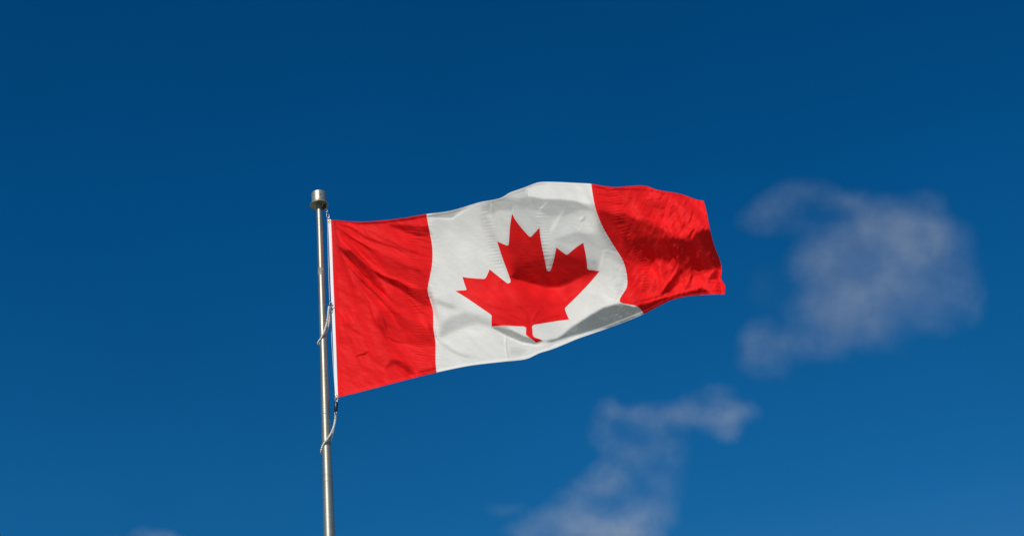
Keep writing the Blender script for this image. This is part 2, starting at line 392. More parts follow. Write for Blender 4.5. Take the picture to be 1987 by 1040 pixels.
# low frequency brightness (x, y, value) ; 1 = the cloth's ordinary sunlit value
LOW = [(650,450,1),(650,550,1),(655,650,1),(660,750,1),(700,560,1),(700,650,1),(700,730,1),(760,740,1),(690,450,.95),(740,450,.97),(790,470,1),(820,490,1),
 (780,505,1),(740,480,1),(820,520,.88),(800,600,.9),(780,680,1),(820,690,1),(740,620,.95),(820,560,.85),(840,610,.95),(820,430,.98),
 (850,435,.76),(900,425,.74),(925,410,.76),(870,465,.90),(900,490,.98),(850,500,.98),(930,460,.85),(940,500,.95),(860,540,1),(900,540,1),(870,600,.95),(860,680,1),
 (900,660,1),(950,680,.97),(870,710,1),(1000,690,.95),(960,430,.72),(975,450,.74),(980,425,.70),(1010,400,.55),(1030,415,.62),(1020,440,.66),(1045,430,.62),(1000,440,.62),
 (1000,480,.60),(1030,480,.56),(1050,510,.42),(1010,520,.42),(1070,520,.40),(1100,510,.36),(1100,530,.36),(1130,510,.42),(1050,540,.40),(1150,520,.5),(970,500,.85),(975,530,.95),
 (960,560,1.08),(1000,560,1.08),(1040,565,1.05),(1080,570,1.05),(1120,560,1.0),(920,570,1.05),(1000,600,.96),(1040,600,.92),(1090,600,1),(1080,625,.98),(1130,590,1.02),(1150,560,1.0),
 (1180,570,1.03),(1190,540,.95),(1180,515,.78),(1200,530,.85),(1160,545,.92),(1150,500,.58),(1140,485,.56),(1160,470,.55),(1110,475,.6),(1060,450,.74),(1080,440,.76),(1100,440,.8),
 (1120,430,.78),(1140,425,.78),(1140,445,.8),(1090,420,.66),(1070,405,.5),(1110,405,.58),(1130,412,.64),(1050,365,1),(1090,370,1.02),(1130,375,1.02),(1000,375,.72),
 (1170,375,.97),(1220,375,.9),(1250,385,.95),(1200,395,1),(1230,410,1),(1250,410,1.02),(1300,400,1.08),(1340,410,1.15),(1362,420,1.2),(1290,430,1.05),(1320,450,1.08),
 (1180,440,.42),(1200,450,.42),(1190,470,.42),(1230,445,.45),(1260,460,.38),(1240,480,.24),(1290,480,.22),(1330,485,.22),(1370,490,.24),(1340,510,.22),(1210,490,.5),(1220,510,.62),
 (1250,500,.4),(1240,525,.85),(1230,550,.97),(1270,520,.95),(1290,530,1.02),(1260,560,1.02),(1220,575,1.02),(1345,530,.85),(1330,550,1.05),(1360,545,1.1),(1385,555,1.1),(1395,560,1),(1060,675,.95),(1100,655,.98)]
LOW = np.array(LOW, float)
d2 = (gx[..., None] - LOW[:, 0]) ** 2 + (gy[..., None] - LOW[:, 1]) ** 2
wq = 1.0 / (d2 + 30.0) ** 1.7
T = (wq * LOW[:, 2]).sum(-1) / wq.sum(-1); del d2, wq
T = gauss(T, 4.0)
def patch(poly, val, s=2.0, mixf=1.0):
    global T
    mk = gauss(inpoly(poly, gx, gy).astype(float), s) * mixf; T = T * (1 - mk) + val * mk
def stroke(pts, dv, wd=2.0, taper=True):
    global T
    d, arc, sg, tot = seg_dist(pts, gx, gy)
    a = np.exp(-(d / wd) ** 2) * dv
    if taper: a = a * np.clip(np.minimum(arc, tot - arc) / (0.25 * tot + 1) + .15, 0, 1)
    T = T + a
def seam(pts, lam_, wd, amp, ph=0.0):
    global T
    d, arc, sg, tot = seg_dist(pts, gx, gy)
    rng = np.random.RandomState(int(pts[0][0])); kk = np.arange(0, int(tot) + 40)
    jit = np.interp(arc, kk, np.cumsum(rng.randn(len(kk))) * .55)
    am = np.interp(arc, kk, gauss(rng.rand(len(kk))[None, :].repeat(3, 0), 4)[1] * 2)
    wl = wd * (.45 + .9 * np.interp(arc, kk, gauss(rng.rand(len(kk))[None, :].repeat(3, 0), 2)[1] * 1.6))
    T = T + 1.15 * amp * am * np.sin(2 * math.pi * arc / lam_ + jit + ph + sg * d * .12) * np.exp(-(d / wl) ** 2)
# left red bar
patch([(700,475),(745,493),(800,518),(832,530),(828,545),(790,546),(757,535),(735,515)], .78, 4)
patch([(654,476),(670,485),(684,486),(703,503),(719,522),(731,545),(748,572),(738,566),(716,543),(700,532),(685,513),(668,494)], .45, 1.6)
patch([(721,521),(741,533),(757,540),(772,544),(786,553),(800,561),(818,563),(830,568),(836,580),(818,588),(798,576),(775,560),(752,549),(735,537)], .36, 1.5)
patch([(790,560),(828,563),(832,575),(839,600),(822,592),(808,582)], .6, 2.5)
patch([(735,600),(760,608),(800,622),(840,652),(842,672),(800,668),(767,662),(750,652),(733,625)], .78, 3)
patch([(746,716),(758,699),(775,697),(792,709),(806,727),(792,728),(783,715),(765,707)], .66, 2)
patch([(810,722),(846,712),(847,722),(815,730)], .72, 2)
patch([(753,434),(800,438),(832,440),(836,458),(810,457),(780,448),(760,440)], .58, 1.6)
stroke([(645,430),(680,442),(711,462),(745,474),(771,482),(790,493)], -.32, 2.6)
stroke([(645,428),(684,438),(715,452),(750,468)], .16, 2)
stroke([(650,434),(681,462),(705,475),(728,492)], -.42, 2.4)
stroke([(650,440),(684,474),(704,496)], -.2, 2)
stroke([(646,432),(676,452),(700,468),(735,484),(770,494)], .14, 1.8)
stroke([(684,487),(705,506),(722,519.5),(741,531),(758,537.5),(776,542),(787,550.5),(805,557),(828,561)], .28, 1.6)
stroke([(690,528),(720,555),(731,562),(752,581),(775,602),(792,612),(815,626),(845,664)], .26, 1.5)
stroke([(686,526),(712,553),(741,582),(758,603),(777,614)], -.38, 3.2)
stroke([(700,530),(728,560),(745,580)], -.2, 3)
stroke([(725,612),(733,626),(750,653),(767,662),(800,668)], -.28, 2.2)
stroke([(742,615),(752,640)], -.25, 2.0)
stroke([(690,692),(697,688.5),(707,687),(715,681)], -.5, 1.6)
stroke([(690,688),(705,683)], .12, 1.6)
stroke([(670,620),(676,632),(684,640),(700,648)], -.2, 3)
stroke([(680,612),(688,626)], .12, 2)
stroke([(680,545),(700,565),(715,590)], -.12, 5)
stroke([(760,505),(790,520),(825,528)], -.15, 3)
stroke([(650,429),(700,433),(745,431),(790,425),(825,419)], -.28, 2.2, False)
stroke([(780,450),(810,456),(838,461)], -.2, 1.3); stroke([(790,447),(815,451),(838,456)], .18, 1.1)
stroke([(800,462),(838,470)], -.18, 1.3); stroke([(770,478),(800,490),(838,500)], -.16, 2); stroke([(800,475),(838,483)], -.15, 1.2)
stroke([(775,560),(810,600),(840,620)], -.15, 3)
stroke([(830,630),(846,660)], -.35, 3)
stroke([(656,767),(741,745),(846,719)], .12, 2, False)
stroke([(648,437),(664,452),(690,474),(712,497),(742,525)], -.16, 2.2); stroke([(652,436),(690,463),(722,482)], .12, 1.6)
stroke([(690,441),(740,462),(790,484),(828,498)], -.16, 2.4); stroke([(700,440),(760,458),(812,478)], .10, 2)
stroke([(660,470),(668,478),(690,500),(712,530)], -.18, 2.2); stroke([(664,500),(690,530),(716,566),(740,592)], -.14, 3)
stroke([(668,498),(694,526),(720,560)], .10, 2.2); stroke([(672,570),(700,578),(716,600)], -.12, 2.4)
stroke([(752,652),(790,668),(838,690)], .10, 3); stroke([(735,640),(760,676),(800,700)], -.10, 5)
# white, upper
patch([(829,419),(850,412.5),(890,404),(908,400),(893,409),(878,422),(850,422.5),(832,421)], .50, 1.0)
stroke([(832,424),(878,425),(900,410),(930,396)], .18, 1.6)
patch([(935,399),(958,388),(977,383.5),(989,383),(1008,384.7),(1032,382),(1054,386),(1062,391),(1050,401.5),(1042,410),(1020,404),(1001,401.5),(995,410),(977,408.7),(965,408),(958,414.7),(946,414.7)], .46, 2.2)
stroke([(952,392),(953,414)], .22, 1.3); stroke([(997,400),(994,412)], .15, 1.3); stroke([(990,386),(1010,390)], .12, 1.3)
patch([(1014,369),(1045,356),(1080,353),(1149,355),(1154,398),(1135,395),(1110,389),(1080,386),(1060,387),(1040,382),(1024,380)], 1.02, 1.4)
patch([(975,382),(1016,366),(1022,380),(1006,384),(990,382)], .70, 1.6)
stroke([(1014,366),(1022,372),(1024,383)], -.25, 2)
stroke([(1018,366),(1040,358),(1062,356)], -.28, 1.6)
patch([(1055,388),(1085,387.5),(1117,391),(1137,400),(1156,409),(1130,408),(1110,412),(1095,420),(1065,418),(1049,413)], .48, 1.8)
stroke([(1062,393),(1046,407)], .2, 1.5)
stroke([(1097,403),(1085,420),(1075,440),(1066,456)], .14, 2.8)
stroke([(1078,425),(1066,448)], .1, 2)
stroke([(1126,430),(1132,427),(1137,420)], -.3, 2); stroke([(1124,426),(1131,420)], .22, 2); stroke([(1113,438),(1123,446),(1128,436)], .15, 1.6)
patch([(1077,466),(1099,456),(1123,450),(1159,458),(1176,465),(1196,489),(1177,485),(1159,480),(1130,474),(1100,474)], .54, 2)
stroke([(1165,487),(1180,486),(1198,492)], .15, 2)
stroke([(1172,486),(1168,505),(1163,523)], .14, 2.2)
# leaf, dark upper lobes against the bright billow below
patch([(990,538),(1020,547),(1041,551.5),(1061,557),(1086,556),(1106,547),(1132,535),(1160,524),(1156,505),(1110,500),(1060,505),(1020,510)], .38, 2.2)
stroke([(990,541),(1030,552),(1061,561),(1090,560),(1130,541)], .12, 2.5)
stroke([(952,627),(968,634),(990,635)], -.35, 2.6); stroke([(958,610),(985,622),(1010,628)], -.1, 4)
stroke([(1027,630),(1024,612),(1010,596)], -.12, 2.4); stroke([(1033,628),(1042,608),(1056,594)], -.14, 2.2); stroke([(1020,628),(1002,616),(985,610)], -.12, 2.2); stroke([(1038,630),(1060,618),(1082,612)], -.10, 2.2)
stroke([(905,566),(950,575),(990,570)], .06, 4); stroke([(935,590),(975,600),(1010,605)], -.08, 4); stroke([(1090,585),(1105,575),(1130,560)], .07, 3); stroke([(1040,575),(1065,590),(1090,594)], -.08, 4)
stroke([(1030,622),(1040,605),(1055,597)], .08, 2.5); stroke([(1075,615),(1090,612)], -.12, 3); stroke([(1000,592),(1016,600)], -.12, 3)
# white, lower left
stroke([(838,580),(860,590),(888,598)], -.30, 6)
patch([(902,606),(928,611),(950,622),(955,635),(930,628),(906,632),(877,644),(851,657),(855,631),(873,615)], .66, 3.6)
stroke([(849,660),(877,681),(900,690),(924,695)], -.20, 3)
stroke([(856,655),(885,677)], .08, 2)
stroke([(900,640),(925,648),(950,640)], .06, 6)
patch([(990,676),(1008,672),(1024,678),(1010,689),(992,687)], .78, 3)
stroke([(981,645),(979,670),(984,698)], .15, 1.2); stroke([(984,645),(982,670),(987,698)], -.15, 1.2)
stroke([(850,719),(910,706.5),(988,697.5),(1025,692),(1065,677),(1120,655)], .10, 1.8, False)
# fold under the leaf, dark underside, and the bright hem in front of it
patch([(954,635),(968,635),(990,639),(1017,652),(1038,658),(1056,662),(1039,668),(1012,663),(988,653),(966,642)], .32, 1.2)
stroke([(960,643),(988,656),(1012,666),(1040,670.5),(1060,668)], .16, 1.6)
patch([(1054,662),(1080,657),(1092,650),(1109,635),(1144,612),(1170,597),(1203,588),(1232,595),(1280,581),(1317,571.5),(1362,558.5),(1378,568),(1303,582),(1250,610),(1187,635),(1161,640),(1109,652),(1070,664)], .31, 2.0)
patch([(1092,651),(1112,634),(1125,632),(1120,645),(1100,652)], .55, 3, .6)
# right red bar
patch([(1158,406),(1176,410.6),(1192,419),(1203,417),(1226,425),(1240,440),(1215,470),(1185,460),(1170,440)], .46, 2.6)
patch([(1205,413),(1212,415),(1232,426),(1252,432),(1272,441),(1288,445),(1284,464),(1250,460),(1215,445)], .54, 3.2)
patch([(1215,462),(1250,463),(1285,465),(1312,462),(1336,468),(1352,452),(1364,445),(1377,447),(1389,482),(1399,510),(1400,523),(1380,522),(1349,519),(1331,516),(1328,499),(1312,493),(1303,505),(1272,500),(1242,487),(1215,482)], .27, 3.4)
stroke([(1240,492),(1290,490),(1318,492)], -.1, 6); stroke([(1330,470),(1350,490),(1356,512)], .08, 3); stroke([(1230,470),(1262,478),(1300,478)], .07, 4); stroke([(1345,480),(1372,500),(1385,512)], -.08, 3)
patch([(1323,497),(1328,514),(1320,537),(1314,552),(1300,566),(1283,571.5),(1297,549),(1311,531),(1318,518)], .30, 1.2)
stroke([(1313,497),(1317,515),(1308,530),(1295,548),(1280,566)], .28, 2.0)
patch([(1372,543),(1388,521.5),(1395,528),(1395,541)], .5, 1.3)
stroke([(1370,543),(1388,520)], .25, 1.3); stroke([(1350,536),(1372,534),(1385,524)], .2, 1.5)
stroke([(1338,549),(1344,531)], -.45, 1.8); stroke([(1333,545),(1341,530)], .2, 1.6)
stroke([(1372,546),(1400,551)], -.2, 1.4); stroke([(1376,556),(1402,556)], -.2, 1.3); stroke([(1380,563),(1405,566)], -.25, 1.6)
stroke([(1241,590),(1270,581),(1303,571.5),(1330,564),(1357,558)], .26, 1.5)
stroke([(1238,584),(1262,580),(1282,573)], -.30, 1.6); stroke([(1228,587),(1240,588)], -.2, 2)
stroke([(1268,561),(1282,545),(1290,528)], -.12, 2); stroke([(1245,565),(1262,545)], -.1, 2); stroke([(1296,512),(1288,540)], -.15, 2)
stroke([(1296,546),(1304,541)], .4, 1.4)
stroke([(1347,397),(1342,420),(1336.5,434)], -.35, 1.6); stroke([(1350,400),(1346,420),(1340,436)], .25, 1.6)
stroke([(1349,442),(1341,452),(1336,464)], -.6, 1.9); stroke([(1354,442),(1346,454),(1341,466)], .5, 1.7)
stroke([(1358,400),(1357,430)], -.15, 1.8); stroke([(1332,388),(1328,402)], -.25, 1.5); stroke([(1339,386),(1334,402)], -.2, 1.4)
stroke([(1365,446),(1367,475)], -.15, 2); stroke([(1371,450),(1374,480)], .12, 2)
stroke([(1288,443),(1292,448),(1285,462)], .45, 2.4); stroke([(1290,440),(1306,452)], .22, 1.8); stroke([(1297,450),(1302,460)], -.2, 1.6)
stroke([(1152,362),(1175,367),(1186,376)], -.22, 1.6); stroke([(1155,376),(1182,380),(1200,378)], -.2, 1.5); stroke([(1158,391),(1190,394),(1215,398)], -.2, 1.6)
stroke([(1190,366),(1240,369),(1275,372)], -.14, 2.2); stroke([(1190,388),(1240,386),(1280,382),(1310,378)], .1, 2); stroke([(1210,384),(1262,388),(1300,382)], -.1, 2)
stroke([(1250,398),(1290,404),(1320,398)], -.1, 3); stroke([(1240,420),(1275,428),(1310,440)], .12, 3)
stroke([(1193,366),(1253,363.5),(1275,370)], .14, 1.6)
# puckers along the seams
seam([(801,428),(803,470),(802,520),(800,565),(812,610),(815,650),(812,730)], 5.2, 11, .09)
seam([(826,416),(838,476),(839,497),(830,564),(840,601),(841,636),(845,664),(847,722)], 6.3, 9, .05, 1)
seam([(935,396),(946,430),(955,470),(963,500),(974,545)], 5.9, 9, .10)
seam([(1046,402),(1052,450),(1058,490),(1066,520)], 5.8, 9, .10)
seam([(1005,450),(1014,490),(1022,520),(1030,546)], 4.8, 8, .08)
seam([(1185,364),(1195,400),(1203,430),(1214,458)], 5.8, 10, .12)
seam([(1214,458),(1238,490),(1248,515),(1254,560)], 5.2, 7, .11)
seam([(1153,370),(1172,444),(1210,508),(1216,545),(1206,584)], 5.6, 6, .05)
# faint crinkles everywhere
rng = np.random.RandomState(3)
def fbm(sxx, syy, ang):
    a = gauss(rng.randn(GH // 2, GW // 2), 1.0)
    F_ = np.fft.rfft2(rng.randn(GH, GW)); ky = np.fft.fftfreq(GH)[:, None]; kx = np.fft.rfftfreq(GW)[None]
    c_, s_ = math.cos(ang), math.sin(ang); k1 = kx * c_ + ky * s_; k2 = -kx * s_ + ky * c_
    q = np.fft.irfft2(F_ * np.exp(-((k1 * sxx) ** 2 + (k2 * syy) ** 2) * 2 * math.pi ** 2 * .25), (GH, GW)); return q / q.std()
wz = 1 - .62 * ((gx > 838) & (gx < 1190))
T = T + wz * (.028 * fbm(22, 5, .65) + .022 * fbm(9, 3, .3) + .02 * fbm(30, 12, .9))
T = T + np.clip((gx - 1170) / 120, 0, 1) * (.075 * fbm(14, 3, -1.15) + .05 * fbm(12, 3, -.7))

LEAFPX = [(994,414),(1030,459),(1047,441),(1064,525),(1079,480),(1100,494),(1132,471),(1141,522),(1164,526),(1097,598),(1104,620),(1032,633),(1036,655),(1024,652),(1020,635),(954,634),(952,611),(883,565),(903,562),(897,537),(940,541),(950,522),(988,548),(964,468),(985,476)]
WHITEPX = [(829,400),(1043,340),(1147,345),(1155,402),(1171,444),(1193,480),(1210,508),(1217,539),(1215,560),(1203,586),(1170,595),(1144,610),(1109,632),(1092,648),(1060,662),(1085,690),(1000,730),(847,740),(845,664),(830,564),(839,490)]
wm = gauss((inpoly(WHITEPX, gx, gy) & ~inpoly(LEAFPX, gx, gy)).astype(float), 2.6)
T = T * (1 - wm) + (1 - (1 - T) * np.where(T < 1, .74, 1)) * wm
lowp = gauss(T, 14.0); T = lowp + 1.35 * (T - lowp)
inside = gauss(inpoly(outline, gx, gy).astype(float), 2.0)
AMB = 0.27
uvg = tps_eval(XY, WI, np.c_[gx.ravel(), gy.ravel()] / 400.0).reshape(GH, GW, 2)
ug = np.clip(uvg[..., 0], -.05, 2.05); vg = np.clip(uvg[..., 1], -.05, 1.05)
# large shape of the cloth: how far it stands out from the pole's plane, towards the viewer (metres)
D = 0.10 * np.sin(ug * 2.6) * (0.4 + 0.6 * vg) + 0.06 * ug + 0.16 * (np.clip(ug - .9, 0, 2) ** 1.5) * (vg - .25)
D = gauss(D, 6)
Ldir = SUNDIR
rays = ray(gx, gy); axis = R @ np.array([0, 0, -1.0])
def surf(delta):
    t = (F_POLE - D) / rays[..., 1]
    t = t - delta * t / FPX / (rays @ axis)
    return CAM + rays * t[..., None]
def shade(delta):
    P = surf(delta); a = np.gradient(P, axis=1); b_ = np.gradient(P, axis=0)
    n_ = np.cross(a, b_); n_ /= np.linalg.norm(n_, axis=-1, keepdims=True)
    n_ *= np.sign((n_ * -rays).sum(-1, keepdims=True)); return n_ @ Ldir
S0 = 0.70
Tg = np.clip((T - AMB) / (1 - AMB), 0.0, 1.36)
eps = 1e-3; probe = np.zeros((GH, GW))
sb = shade(probe)
ax_ = float(np.median((shade(gx * .05) - sb)[60:-60, 60:-60]) / .05); ay_ = float(np.median((shade(gy * .05) - sb)[60:-60, 60:-60]) / .05)
ky = 2 * np.pi * np.fft.fftfreq(GH * 2)[:, None]; kx = 2 * np.pi * np.fft.rfftfreq(GW * 2)[None]
dk = (ax_ * kx + ay_ * ky); reg = 0.17 * (ax_ ** 2 + ay_ ** 2) * (kx ** 2 + ky ** 2) + (ax_ ** 2 + ay_ ** 2) * (2 * math.pi / 900) ** 2
Hf = -1j * dk / (dk ** 2 + reg)
delta = np.zeros((GH, GW))
for it in range(12):
    s_ = shade(delta); r_ = (Tg * S0 - s_) * inside
    pad = np.zeros((GH * 2, GW * 2)); pad[:GH, :GW] = r_
    delta = delta + 0.5 * np.fft.irfft2(np.fft.rfft2(pad) * Hf, (GH * 2, GW * 2))[:GH, :GW]
    if it == 5: delta = gauss(delta, .5)
# keep the hoist edge straight at the pole
pin = np.clip(ug / .03, 0, 1); pin = pin * pin * (3 - 2 * pin)
hoist_mean = 0.0
delta = delta * pin
# turned hem along the free edges
hd = seg_dist(outline[1:-1], gx, gy)[0]
delta = delta + (.85 - .4 * wm) * (1 - 1 / (1 + np.exp(-(hd - 4.6) / .45)))
print("relief px", delta.min(), delta.max(), "resid", np.abs((Tg * S0 - shade(delta)) * inside).mean(), "a", ax_, ay_, "base shade", float(np.median(sb)))
def samp(A, x, y):
    x = np.clip(x - X0, 0, GW - 1.001); y = np.clip(y - Y0, 0, GH - 1.001); i = x.astype(int); j = y.astype(int); fx = x - i; fy = y - j
    return (A[j, i] * (1 - fx) * (1 - fy) + A[j, i + 1] * fx * (1 - fy) + A[j + 1, i] * (1 - fx) * fy + A[j + 1, i + 1] * fx * fy)
def cloth_points(uv):
    p_ = uv2px(uv); x, y = p_[:, 0], p_[:, 1]; ry = ray(x, y)
    t = (F_POLE - samp(D, x, y)) / ry[:, 1]; t = t - samp(delta, x, y) * t / FPX / (ry @ axis)
    return CAM + ry * t[:, None]
base = at(641.5, 700, F_POLE)
flag = thing("flag", "rippling red and white flag with a large red maple leaf, flying from the pole", "flag", tuple(at(655.5, 770.3, F_POLE)))
def grid_part(name, u0, u1, nu, nv, mat):
    U, Vv = np.meshgrid(np.linspace(u0, u1, nu), np.linspace(0, 1, nv)); P = cloth_points(np.c_[U.ravel(), Vv.ravel()])
    me_ = bpy.data.meshes.new(name); idx = np.arange(nu * nv).reshape(nv, nu)
    q = np.stack([idx[:-1, :-1], idx[1:, :-1], idx[1:, 1:], idx[:-1, 1:]], -1).reshape(-1, 4)
    me_.from_pydata(P.tolist(), [], q.tolist()); return link(name, me_, mat, flag)
NV = 380
grid_part("red_bar", 0,   .5, 190, NV, M_RED)
grid_part("red_bar", 1.5, 2, 215, NV, M_RED)
# leaf outline, in the flag's own units of 4800 to its height
def arc(p0, p1, r, sweep, n_=5):
    p0 = Vector(p0); p1 = Vector(p1); m_ = (p0 + p1) / 2; d = p1 - p0; h = math.sqrt(max(r * r - d.length_squared / 4, 0))
    nrm = Vector((-d.y, d.x)).normalized(); c = m_ + nrm * (h if sweep else -h)
    a0 = math.atan2(p0.y - c.y, p0.x - c.x); a1 = math.atan2(p1.y - c.y, p1.x - c.x)
    if sweep and a1 < a0: a1 += 2 * math.pi
    if not sweep and a1 > a0: a1 -= 2 * math.pi
    return [(c.x + r * math.cos(a0 + (a1 - a0) * k / n_), c.y + r * math.sin(a0 + (a1 - a0) * k / n_)) for k in range(1, n_ + 1)]
seq = [('l', 2490, 4430), ('l', -10, -863), ('a', 95, 0, 1, 76, -98), ('l', 859, 151), ('l', -116, -320), ('a', 65, 0, 1, 20, -73), ('l', 941, -762), ('l', -212, -99),
       ('a', 65, 0, 1, -34, -79), ('l', 186, -572), ('l', -542, 115), ('a', 65, 0, 1, -73, -38), ('l', -105, -247), ('l', -423, 454), ('a', 65, 0, 1, -111, -57),
       ('l', 204, -1052), ('l', -327, 189), ('a', 65, 0, 1, -91, -27), ('l', -332, -652)]
x, y = 2400.0, 0.0; half = []
for s in seq:
    if s[0] == 'l': x += s[1]; y += s[2]; half.append((x, y))
    else:
        x1, y1 = x + s[4], y + s[5]
        half += arc((x, y), (x1, y1), s[1], s[3]); x, y = x1, y1
if True:
    half = [(a_, b_) for a_, b_ in half]
leaf = half + [(9600 - a_, b_) for a_, b_ in half[::-1][1:]]
dense = []
for i in range(len(leaf)):
    a_, b_ = leaf[i], leaf[(i + 1) % len(leaf)]; l = math.hypot(b_[0] - a_[0], b_[1] - a_[1]); k = max(1, int(l / 22))
    dense += [(a_[0] + (b_[0] - a_[0]) * q / k, a_[1] + (b_[1] - a_[1]) * q / k) for q in range(k)]
dense = np.array(dense) / 4800.0
nu, nv = 360, NV
U, Vv = np.meshgrid(np.linspace(.5, 1.5, nu), np.linspace(0, 1, nv)); gp = np.c_[U.ravel(), Vv.ravel()]
# the grid outside the leaf's bounding box is a plain grid; inside, a constrained triangulation follows the outline
ii = (np.arange(nu * nv).reshape(nv, nu))
cell_in = lambda a_, b_: None
us = np.linspace(.5, 1.5, nu); vs_ = np.linspace(0, 1, nv)
i0, i1 = np.searchsorted(us, dense[:, 0].min()) - 3, np.searchsorted(us, dense[:, 0].max()) + 3
j0, j1 = np.searchsorted(vs_, dense[:, 1].min()) - 3, np.searchsorted(vs_, dense[:, 1].max()) + 3
quads = []
for j in range(nv - 1):
    for i in range(nu - 1):
        if not (i0 <= i < i1 and j0 <= j < j1): quads.append((ii[j, i], ii[j + 1, i], ii[j + 1, i + 1], ii[j, i + 1]))
# cells crossed by the outline get the triangulation, others stay quads
du, dv = us[1] - us[0], vs_[1] - vs_[0]
cross = np.zeros((nv - 1, nu - 1), bool)
for k in range(len(dense)):
    a_, b_ = dense[k], dense[(k + 1) % len(dense)]
    for q in np.linspace(0, 1, 6):
        p_ = a_ + (b_ - a_) * q; ci = int((p_[0] - .5) / du); cj = int(p_[1] / dv)
        cross[max(cj - 1, 0):cj + 2, max(ci - 1, 0):ci + 2] = True
cu = (us[:-1] + du / 2); cv = (vs_[:-1] + dv / 2); CU, CV = np.meshgrid(cu, cv)
leafpoly = [tuple(p_) for p_ in dense]
cin = inpoly(leafpoly, CU, CV)
white_q, leaf_q = list(quads), []
for j in range(j0, j1):
    for i in range(i0, i1):
        if cross[j, i]: continue
        (leaf_q if cin[j, i] else white_q).append((ii[j, i], ii[j + 1, i], ii[j + 1, i + 1], ii[j, i + 1]))
# band of crossed cells: CDT of band corner points + outline
bi = set()
edges_cnt = {}
for j in range(j0, j1):
    for i in range(i0, i1):
        if cross[j, i]:
            q = (ii[j, i], ii[j + 1, i], ii[j + 1, i + 1], ii[j, i + 1]); bi.update(q)
            for a_, b_ in zip(q, q[1:] + q[:1]): edges_cnt[(min(a_, b_), max(a_, b_))] = edges_cnt.get((min(a_, b_), max(a_, b_)), 0) + 1
bl = sorted(bi); loc = {g_: k for k, g_ in enumerate(bl)}
pts = [Vector((gp[g_, 0] * 100, gp[g_, 1] * 100)) for g_ in bl]; nb = len(pts)
pts += [Vector((p_[0] * 100, p_[1] * 100)) for p_ in dense]
# drop grid points that nearly touch the outline from the interior of the band (keep border ones)
E = [(loc[a_], loc[b_]) for (a_, b_), c_ in edges_cnt.items() if c_ == 1] + [(nb + k, nb + (k + 1) % len(dense)) for k in range(len(dense))]
vo, eo, fo, ov, oe, of = delaunay_2d_cdt(pts, E, [], 0, 1e-7, True)
newuv = np.array([(v_.x / 100, v_.y / 100) for v_ in vo])
gid = [(bl[o_[0]] if len(o_) and o_[0] < nb else -1) for o_ in ov]
allp = list(map(tuple, gp)); mapi = []
for k, g_ in enumerate(gid):
    if g_ >= 0: mapi.append(g_)
    else: mapi.append(len(allp)); allp.append(tuple(newuv[k]))
fc = np.array([newuv[list(f_)].mean(0) for f_ in fo])
fin = inpoly(leafpoly, fc[:, 0], fc[:, 1])
for f_, c_, li in zip(fo, fc, fin):
    ci = int((c_[0] - .5) / du); cj = int(c_[1] / dv)
    if not cross[min(cj, nv - 2), min(ci, nu - 2)]: continue
    t_ = tuple(mapi[k] for k in f_)
    a_, b_, d_ = (newuv[k] for k in f_[:3])
    if (b_[0] - a_[0]) * (d_[1] - a_[1]) - (b_[1] - a_[1]) * (d_[0] - a_[0]) > 0: t_ = t_[::-1]
    (leaf_q if li else white_q).append(t_)
P = cloth_points(np.array(allp))
def sub(name, polys, mat):
    used = sorted({k for q in polys for k in q}); mp_ = {g_: k for k, g_ in enumerate(used)}
    me_ = bpy.data.meshes.new(name); me_.from_pydata([tuple(P[g_]) for g_ in used], [], [tuple(mp_[k] for k in q) for q in polys])
    return link(name, me_, mat, flag)
sub("white_panel", white_q, M_WHITE); lf = sub("maple_leaf", leaf_q, M_RED)
# canvas heading along the hoist
nvh = 120; hv = []
vv = np.linspace(-.004, 1.004, nvh); ex = uv2px(np.c_[np.zeros(nvh), vv])
for (x, y) in ex:
    for off in (-5.1, .6):
        hv.append(at(x + off, y + (0), F_POLE - .003))
    for off in (.6, -5.1):
        hv.append(at(x + off, y, F_POLE + .004))
hf = []
for i in range(nvh - 1):
    for k in range(4):
        k2 = (k + 1) % 4; hf.append((i * 4 + k, i * 4 + k2, (i + 1) * 4 + k2, (i + 1) * 4 + k))
hf += [(3, 2, 1, 0), tuple((nvh - 1) * 4 + k for k in range(4))]
link("heading", mesh_from(hv, hf), M_HOIST, flag, smooth=False)
def torus(c, Rr, r, nrm, seg=20, ms=8):
    nrm = Vector(nrm).normalized(); a = nrm.orthogonal().normalized(); b_ = nrm.cross(a); vs, fs = [], []
    for i in range(seg):
        t = 2 * math.pi * i / seg; d = a * math.cos(t) + b_ * math.sin(t)
        for k in range(ms):
            s_ = 2 * math.pi * k / ms; vs.append(Vector(c) + d * (Rr + r * math.cos(s_)) + nrm * (r * math.sin(s_)))
    for i in range(seg):
        for k in range(ms):
            fs.append((i * ms + k, ((i + 1) % seg) * ms + k, ((i + 1) % seg) * ms + (k + 1) % ms, i * ms + (k + 1) % ms))
    return vs, fs
for (x, y) in ((638.8, 429.5), (652.8, 768)):
    link("grommet", mesh_from(*torus(V(x, y, F_POLE - .005), .0065, .0022, (0, 1, 0))), M_BRASS, flag)

